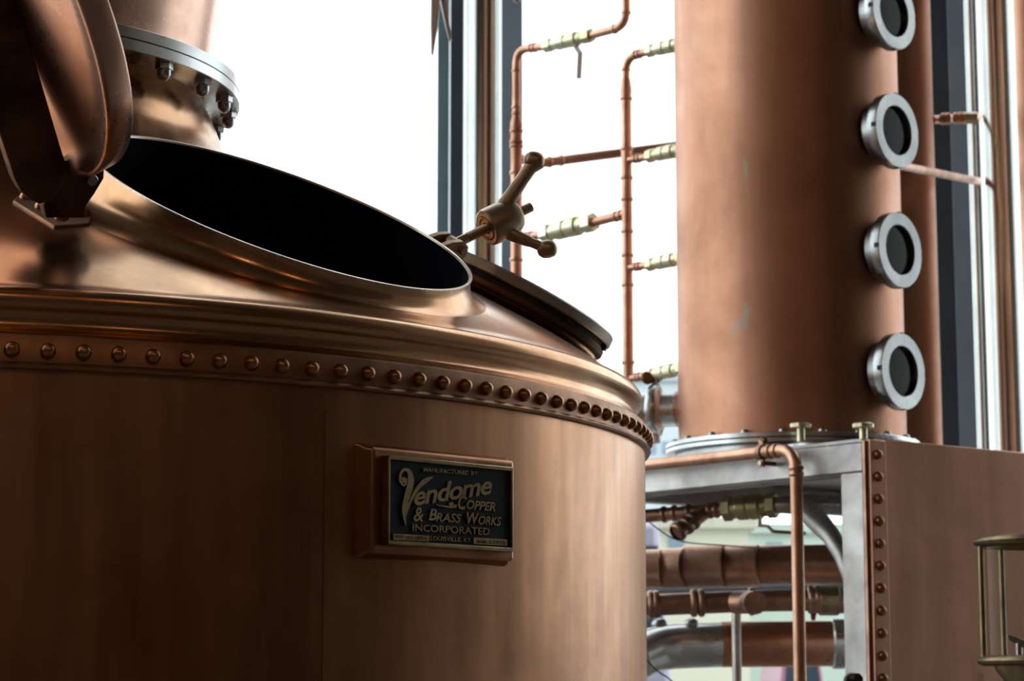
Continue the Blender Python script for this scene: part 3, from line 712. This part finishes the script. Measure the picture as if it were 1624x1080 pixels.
for y0, y1 in ((254, 242), (425, 414), (601, 589)):
    b0 = vert(bxp, zB(y0)); b1 = on_ab(1032, y1 + 6 if y0 != 601 else y1 + 5)
    mb = MB().tube([b0, b1], rB * .68, 18); d = b1 - b0
    for f in (.38, .52): collar(mb, b0 + d * f, d, rB * .72, .005)
    mb.build('branch_pipe', M['pipe'], mf, smooth=50)
    valve(mf, on_ab(1028, y1 + 6), on_ab(1086, y1 - 6), rB * .75)
    MB().tube([on_ab(1084, y1 - 6), on_ab(1094, y1 - 8)], rB * .7).build('branch_pipe', M['pipe'], mf)
# cross pipe between risers with valve, and the long one above
mb = MB().tube([vert(axp, zA(379)), on_ab(868, 370)], rA * .8, 18); d = on_ab(868, 370) - vert(axp, zA(379))
for f in (.35, .5): collar(mb, vert(axp, zA(379)) + d * f, d, rA * .8, .005)
mb.build('cross_pipe', M['pipe'], mf, smooth=50)
mb = MB().tube([on_ab(935, 354), vert(bxp, zB(339))], rA * .8, 18); d = vert(bxp, zB(339)) - on_ab(935, 354)
for f in (.72, .85): collar(mb, on_ab(935, 354) + d * f, d, rA * .8, .006)
mb.build('cross_pipe', M['pipe'], mf, smooth=50)
valve(mf, on_ab(862, 371), on_ab(942, 352), rA * .95)
s0 = vert(axp, zA(250)); s1 = at(855, 259, 6.2); s2 = at(1110, 226, 6.45)
mb = MB().tube([s0, s1, s2], rA * .86, 18, .02)
d = s2 - s1
for f in (.06, .13): collar(mb, s1 + d * f, d, rA * .86, .006)
mb.build('long_cross_pipe', M['pipe'], mf, smooth=50)
MB().tube([vert(bxp, zB(606)), vert(bxp, 0)], rB * .6).build('drain_leg', M['pipe'], mf)

# steel clamp joint on the left side of the column
tz = at(1075, 642, 5.5).z
td = Vector((-.95, .30, 0)).normalized()
tc = Vector((CC.x, CC.y, tz)) + td * (CR - .012)
tcj = thing('clamp_joint', tc, 'short steel pipe joint with ring clamp between the column and the still', 'pipe joint')
tR = size(29, 5.4)
MB().lathe(tc, td, [(tR * 1.0, 0), (tR * 1.0, .024)], 48).build('copper_stub', M['pipe'], tcj)
MB().lathe(tc, td, [(tR * 1.04, .020), (tR * .98, .024), (tR * .98, .058), (tR * 1.3, .068), (tR * 1.3, .074)], 48).build('ferrule', M['bright'], tcj, smooth=30)
cr_ = MB().lathe(tc, td, [(tR * 1.26, .064), (tR * 1.46, .066), (tR * 1.5, .070), (tR * 1.5, .084), (tR * 1.46, .088), (tR * 1.26, .090)], 48).build('ring_clamp', M['bright'], tcj, smooth=30)
MB().lathe(tc, td, [(tR * 1.3, .080), (tR * 1.3, .086), (tR * .98, .097), (tR * .98, .42)], 48, False, True).build('pipe', M['bright'], tcj, smooth=30)
q = tc + td * .077 + UPZ * tR * 1.62
MB().box(q - UPZ * .004, (td, UPZ, td.cross(UPZ)), (.008, .018, .012)).build('clamp_ear', M['steel'], cr_, bevel=.002)
MB().cyl(q + Vector((.012, -.02, .006)), q + Vector((-.004, .03, .0)), .005).build('clamp_bolt', M['steel'], cr_)
wq = q + Vector((-.022, -.02, .008))
MB().lathe(wq, Vector((.35, -.9, .25)), [(.001, -.006), (.014, -.006), (.0165, -.003), (.0165, .003), (.014, .006), (.001, .006)], 20).build('wing_nut', M['dark'], cr_, smooth=40)
MB().cyl(q, wq, .0075, 14).build('wing_stem', M['dark'], cr_)
q2 = tc + td * .077 - UPZ * tR * 1.62
MB().box(q2, (td, UPZ, td.cross(UPZ)), (.009, .012, .010)).build('clamp_hinge', M['steel'], cr_, bevel=.002)

# elbow pipe in front of the frame beam
def front(px, py, out=.045):
    return on_plane(px, py, fp(0, -out, 0), RDIR)
ep = thing('elbow_pipe', (front(1260, 900).x, front(1260, 900).y, 0), 'copper pipe clipped along the steel beam, turning down at an elbow before the frame', 'pipe')
r1 = size(9.8, 5.0)
pA = front(960, 745); pB = front(1262, 711.5); pC = Vector((pB.x, pB.y, 0))
mb = MB().tube([pA, pB], r1, 24)
mb = MB().tube([pA, pB, pC], r1, 24, .052)
d = pB - pA; dn = d.normalized()
for px in (1222, 1232): collar(mb, front(px, 711.5 + (1262 - px) * .111), d, r1 * 1.04, .006)
for y in (742, 752): collar(mb, Vector((pB.x, pB.y, at(1262, y, pB.y).z)), UPZ, r1 * 1.04, .006)
mb.build('pipe', M['pipe_mid'], ep, smooth=50)
cq = front(1208, 717.5)
cl = MB().lathe(cq - dn * .007, dn, [(r1, 0), (r1 * 1.28, 0), (r1 * 1.28, .014), (r1, .014)], 24)
cl.box(cq - UPZ * r1 * 1.75, (dn, UPZ, RDIR), (.007, r1 * .65, .0035)); cl.box(cq - UPZ * r1 * 1.75 + RDIR * .02, (dn, UPZ, RDIR), (.005, .005, .022))
cl.box(cq + UPZ * r1 * 1.6 , (dn, UPZ, RDIR), (.007, r1 * .5, .0035))
clo = cl.build('pipe_clip', M['pipe_dark'], ep, bevel=.001)
MB().cyl(cq - UPZ * r1 * 1.8 - RDIR * .008, cq - UPZ * r1 * 1.8, .005, 12).build('clip_screw', M['bronze'], clo)
MB().cyl(cq + UPZ * r1 * 1.8 + dn * .012, cq + UPZ * r1 * 2.3 + dn * .002, .006, 12).build('clip_screw', M['dark'], clo)

# pipes behind the open side of the frame
yv = 5.62
vp = thing('valve_pipe', at(1100, 818, yv), 'weathered copper pipe with strainer and brass valve hung under the frame top', 'pipe')
rv_ = size(10.5, yv)
p0 = at(985, 822, yv); p1 = at(1150, 807, yv - .12)
mb = MB().tube([p0, p1], rv_, 22)
d = p1 - p0
for f in (.42, .52, .66, .86, .92): collar(mb, p0 + d * f, d, rv_ * 1.04, .007)
mb.build('pipe', M['pipe_dark'], vp, smooth=50)
mb = MB().tube([at(1120, 812, yv - .1), at(1100, 824, yv - .12), at(1074, 844, yv - .15)], [rv_ * .95, rv_ * 1.15, rv_ * 1.2], 20, .01)
d = at(1074, 844, yv - .15) - at(1100, 824, yv - .12)
for f in (.1, .45, .95): collar(mb, at(1100, 824, yv - .12) + d * f, d, rv_ * 1.22, .009)
collar(mb, at(1088, 833, yv - .14), at(1074, 844, yv - .15) - at(1100, 824, yv - .12), rv_ * 1.1, .008)
mb.build('strainer', M['pipe_dark'], vp, smooth=50)
va, vb_ = at(1148, 807, yv - .12), at(1232, 801, yv - .18)
valve(vp, va, vb_, rv_ * 1.08, mt='olive')
MB().cyl(at(1204, 808, yv - .16), at(1204, 836, yv - .16), .007, 14).build('valve_stem', M['brass'], vp)
MB().tube([at(1204, 833, yv - .17), at(1217, 834, yv - .19), at(1226, 843, yv - .2), at(1278, 846, yv - .22)], .0042, 10, .006).build('valve_lever', M['pipe_dark'], vp, smooth=50)
MB().tube([vb_, at(1262, 799, yv - .2), at(1330, 799, yv - .2)], [rv_ * 1.2, rv_ * 1.55, rv_ * 1.55], 22).build('reducer', M['steel'], vp, smooth=50)

def hthing(name, base, label, cat='pipe'): return thing(name, base, label, cat)
# lagged thick pipe
Yd = 5.95
lg_ = hthing('lagged_pipe', at(1180, 930, Yd), 'thick brown jacketed copper pipe, uppermost of the three wide pipes below the frame')
segs = [(960, 1050, 902, 30), (1046, 1088, 901, 31.5), (1084, 1150, 898, 33.5), (1146, 1205, 898, 33), (1200, 1420, 895, 31.5)]
for i, (x0, x1, y, r) in enumerate(segs):
    a = at(x0, y + (1.0 if i else 2), Yd); b = at(x1, y - .8, Yd - .03); rr = size(r, Yd)
    MB().lathe(a, b - a, [(rr * .93, 0), (rr, .002), (rr, (b - a).length - .002), (rr * .93, (b - a).length)], 40, True, True).build('jacket_section', M['pipe_dark'], lg_, bevel=.001)
# mid copper pipe with tee
Ym = 5.6
mp_ = hthing('tee_pipe', at(1180, 975, Ym), 'copper pipe with elbow and union, middle of the three wide pipes below the frame')
rm = size(17, Ym)
a = at(1000, 961, Ym); b = at(1196, 953, Ym); c = at(1420, 950, Ym)
mb = MB().tube([a, b, c], rm, 28)
for px in (1032, 1040, 1100, 1112, 1192, 1286, 1296): collar(mb, at(px, 959.5 - (px - 990) * .028, Ym), c - a, rm * 1.08, .009)
mb.build('pipe', M['pipe_dark'], mp_, smooth=50)
mb = MB().tube([at(1165, 956, Ym - .02), at(1192, 955, Ym - .05), at(1198, 956, Ym - .16)], rm * 1.05, 24, .03)
mb.build('elbow', M['pipe_dark'], mp_, smooth=50)
un = MB().lathe(at(1296, 953, Ym), (1, 0, 0), [(rm, 0), (rm * 1.35, .005), (rm * 1.35, .05), (rm * 1.15, .055), (rm * 1.15, .08)], 10, True, True).build('union_nut', M['bronze'], mp_, bevel=.002)
# steel tube between
st_ = hthing('steel_tube', at(1150, 938, 6.1), 'thin dark blue steel tube running between the two upper wide pipes')
MB().cyl(at(980, 938, 6.1), at(1400, 932, 6.1), size(9, 6.1), 20).build('tube', M['mullion_light'], st_)
# wide duct: steel elbow on the left, copper to the right
Yw = 5.75
wd_ = hthing('wide_duct', at(1180, 1060, Yw), 'lowest and widest duct below the frame, steel bend joining orange copper')
rw = size(35, Yw)
mb = MB().tube([at(1003, 1046, Yw - .1), at(1045, 1026, Yw - .02), at(1147, 1022, Yw)], rw, 36, .08)
mb.build('steel_bend', M['bright'], wd_, smooth=50)
mb = MB().lathe(at(1144, 1022, Yw), at(1400, 1020, Yw) - at(1144, 1022, Yw), [(rw * 1.02, 0), (rw * 1.02, .45)], 40, True, True)
mb.build('copper_section', M['orange'], wd_)
MB().lathe(at(1318, 1021, Yw), (1, 0, 0), [(rw * 1.02, 0), (rw * 1.12, .004), (rw * 1.12, .03), (rw * 1.02, .034)], 40).build('joint_ring', M['bright'], wd_, smooth=40)
for px in (1046, 1096):
    p = at(px, 990, Yw - .02); MB().ball(p, .02, sc=(1, 1, .8)).build('lug', M['steel'], wd_, smooth=80)
# vertical steel leg and red valve tag
sl = hthing('support_tube', (at(1169, 1080, 5.45).x, 5.45, 0), 'slim upright steel tube beneath the copper tee pipe')
xx = at(1169, 1080, 5.45)
MB().cyl((xx.x, xx.y, 0), (xx.x, xx.y, at(1169, 973, 5.45).z), size(7.5, 5.45), 18).build('tube', M['cover'], sl)
red = plain('red_paint', (.45, .015, .02), .4)
rt = tag(MB().prism([at(1285, 972, 5.72), at(1295, 972, 5.72), at(1293, 984, 5.72), at(1287, 984, 5.72)], (0, .006, 0)).build('red_tag', red, None), 'small red tag hanging below the copper tee pipe', 'tag')
# thin cables
def cable(pts, r, label):
    n = []
    for i in range(len(pts) - 1):
        for k in range(6): 
            t = k / 6; g = lambda j: Vector(pts[max(0, min(len(pts) - 1, j))])
            n.append(.5 * (2 * g(i) + (g(i + 1) - g(i - 1)) * t + (2 * g(i - 1) - 5 * g(i) + 4 * g(i + 1) - g(i + 2)) * t * t + (-g(i - 1) + 3 * g(i) - 3 * g(i + 1) + g(i + 2)) * t ** 3))
    n.append(Vector(pts[-1])); tag(MB().tube(n, r, 8).build('cable', M['dark'], None, smooth=60), label, 'cable')
cable([at(1030, 828, 5.5), at(1048, 842, 5.5), at(1066, 853, 5.5), at(1095, 861, 5.5), at(1150, 865, 5.5), at(1200, 869, 5.6)], .0016, 'thin dark cable drooping over the brown jacketed pipe')
cable([at(1020, 1040, 5.1), at(1040, 1062, 5.1), at(1058, 1074, 5.1), at(1075, 1088, 5.1), at(1100, 1105, 5.1)], .0016, 'thin dark cable crossing the bottom left of the steel duct bend')
# pipes right of the column
rp = thing('side_pipe', at(1418, 261, 5.48), 'thin copper pipe sloping down to the right behind the second highest full sight glass', 'pipe')
MB().tube([at(1418, 261, 5.48), at(1553, 288, 7.36)], [size(7, 5.48), size(6.5, 7.3)], 16).build('pipe', M['pipe'], rp)
fp2 = thing('fitting_pipe', at(1515, 187, 7.0), 'short copper pipe with brass fitting between the rear column and polished pillar', 'pipe')
mb = MB().tube([at(1478, 190, 6.95), at(1552, 185, 7.38)], size(7, 7), 16)
for px in (1496, 1503, 1516, 1524): collar(mb, at(px, 188.5 - (px - 1496) * .055, 7.0), Vector((1, 0, 0)), size(8, 7), .008)
mb.build('pipe', M['pipe'], fp2, smooth=50)
MB().lathe(at(1529, 187, 7.0), (1, 0, 0), [(size(7, 7), 0), (size(10, 7), 0), (size(10, 7), .04), (size(7, 7), .04)], 6, True, True).build('brass_nut', M['brass'], fp2)

# black clamp at the foot of the corner
bc = thing('black_clamp', at(1355, 1078, 4.75), 'small black clamp low on the steel post beside the rivets', 'clamp')
q = at(1355, 1074, 4.80)
MB().prism([at(x, y, 4.80) for x, y in ((1336, 1100), (1342, 1073), (1349, 1067), (1364, 1068), (1369, 1074), (1370, 1100))], (0, .03, 0)).build('bracket', M['black'], bc, bevel=.002)
MB().cyl(at(1351, 1073, 4.79), at(1351, 1073, 4.805), .006, 14).build('screw', M['steel'], bc)

# ------------------------------------------------------------------ polished pillars
def pillar(px0, px1, Y, label, mt='mirror', ztop=ZT):
    a = at(px0, 540, Y).x; b = at(px1, 540, Y).x; c = (a + b) / 2; r = (b - a) / 2
    o = thing('pillar', (c, Y, 0), label, 'pillar')
    MB().lathe((c, Y, 0), UPZ, [(r, .02), (r, ztop)], 64, True, True).build('shaft', M[mt], o)
    MB().lathe((c, Y, 0), UPZ, [(r * 1.25, 0), (r * 1.25, .02)], 48, True, True).build('foot_plate', M['steel'], o, bevel=.002)
    return o
pillar(734, 795, 7.7, 'polished steel pillar between two dark window frames, above the closed manway')
pillar(1545, 1566, 7.4, 'slim polished steel pillar right of the dark frame at the right edge')
pillar(1570, 1619, 7.2, 'thicker polished steel pillar nearest the right edge')
pillar(1626, 1740, 6.9, 'copper column just cut off by the right edge', 'column')

# hanging clamp handle at the top
hx = thing('hanging_handle', at(702, -20, 5.4), 'grey two-pronged handle hanging at the top before the window frame', 'handle')
MB().prism([at(x, y, 5.4) for x, y in ((683, -30), (697, -30), (697, 10), (694, 40), (687, 87), (683, 84), (682, 40))], (.0, .018, 0)).build('prong', M['satin'], hx, bevel=.003)
MB().prism([at(x, y, 5.42) for x, y in ((696, -10), (706, -10), (711, 20), (716, 62), (712, 64), (706, 40), (699, 8))], (.0, .016, 0)).build('prong', M['satin'], hx, bevel=.003)
MB().tube([at(702, 0, 5.41), at(702, -30, 5.41), at(702, -260, 5.41)], .007, 12).build('hanging_rod', M['bronze'], hx)
bm_ = thing('lever_end', at(818, -3, 5.6), 'small grey lever tip poking in at the top beside the pillar', 'handle')
MB().tube([at(812, -30, 5.6), at(815, -6, 5.6), at(820, 2, 5.6), at(822, -30, 5.6)], .008, 10, .01).build('lever', M['steel'], bm_, smooth=60)

# ------------------------------------------------------------------ glass tasting vessel at the right
Yg = 4.45
gc = at(1655, 860, Yg)
ss = thing('spirit_safe', (gc.x, gc.y, 0), 'brass-ringed glass cylinder on a bowl, cut by the lower right edge', 'spirit safe')
gR = size(1655 - 1556, Yg)
zt_ = at(1600, 853, Yg - gR).z; zb_ = at(1600, 1047, Yg - gR).z
def ring(z, R, h, nm): 
    return MB().lathe((gc.x, gc.y, z), UPZ, [(R * .9, -h * .5), (R * 1.0, -h * .5), (R * 1.08, -h * .3), (R * 1.11, 0), (R * 1.08, h * .3), (R * 1.0, h * .5), (R * .9, h * .5), (R * .9, -h * .5)], 80).build(nm, M['old_brass'], ss, smooth=40)
ring(zt_, gR, size(17, Yg), 'top_ring'); ring(zb_, gR, size(16, Yg), 'bottom_ring')
tag(MB().lathe((gc.x, gc.y, 0), UPZ, [(gR * .95, zb_), (gR * .95, zt_)], 80).build('glass_cylinder', M['vessel_glass'], ss), 'clear glass wall')
for t in (PI * .985, PI * .665, PI * .02, -PI * .33):
    p = Vector((gc.x + gR * math.cos(t), gc.y + gR * math.sin(t), 0))
    MB().cyl((p.x, p.y, zb_), (p.x, p.y, zt_), size(4.5, Yg), 14).build('tie_rod', M['old_brass'], ss)
MB().lathe((gc.x, gc.y, 0), UPZ, [(.001, zb_ - .095), (gR * .25, zb_ - .09), (gR * .55, zb_ - .06), (gR * .8, zb_ - .02), (gR * .86, zb_ - .005), (gR * .80, zb_ - .002), (.001, zb_ - .002)], 60).build('bowl', M['old_brass'], ss, smooth=50)
MB().lathe((gc.x, gc.y, 0), UPZ, [(.12, 0), (.12, .015), (.03, .03), (.025, zb_ - .08)], 40, True, True).build('stand', M['bronze'], ss, smooth=40)
MB().prism([at(x, y, Yg) for x, y in ((1597, 1006), (1606, 1008), (1622, 1014), (1636, 1022), (1628, 1028), (1612, 1022), (1600, 1014))], (0, .006, 0)).build('float_vane', M['steel'], ss, bevel=.001)
MB().cyl(at(1616, 1020, Yg), Vector((at(1616, 1020, Yg).x, Yg, zb_)), .006).build('spout', M['steel'], ss)

# ------------------------------------------------------------------ lamps of the room
def pendant(x, y, z, s, label, col=(1, .55, .25)):
    o = thing('pendant_lamp', (x, y, z), label, 'lamp', 'warm pendant lamps')
    MB().lathe((x, y, z), UPZ, [(.14, 0), (.13, .03), (.08, .12), (.03, .17), (.02, .2)], 32).build('shade', M['dark'], o)
    MB().ball((x, y, z + .03), .09).build('bulb', lamp_mat('bulb_glow', col, s), o)
    MB().cyl((x, y, z + .18), (x, y, ZT), .006, 8).build('cord', M['black'], o)
for i, (x, y, z) in enumerate(((-1.6, -2.0, 5.0), (.6, -2.4, 5.0), (-3.4, -1.2, 5.2), (3.0, -2.0, 5.0))):
    pendant(x, y, z, 80, 'warm pendant lamp behind the viewer, ' + ('second from the left of the row', 'second from the right of the row', 'leftmost of the row', 'rightmost of the row')[i])
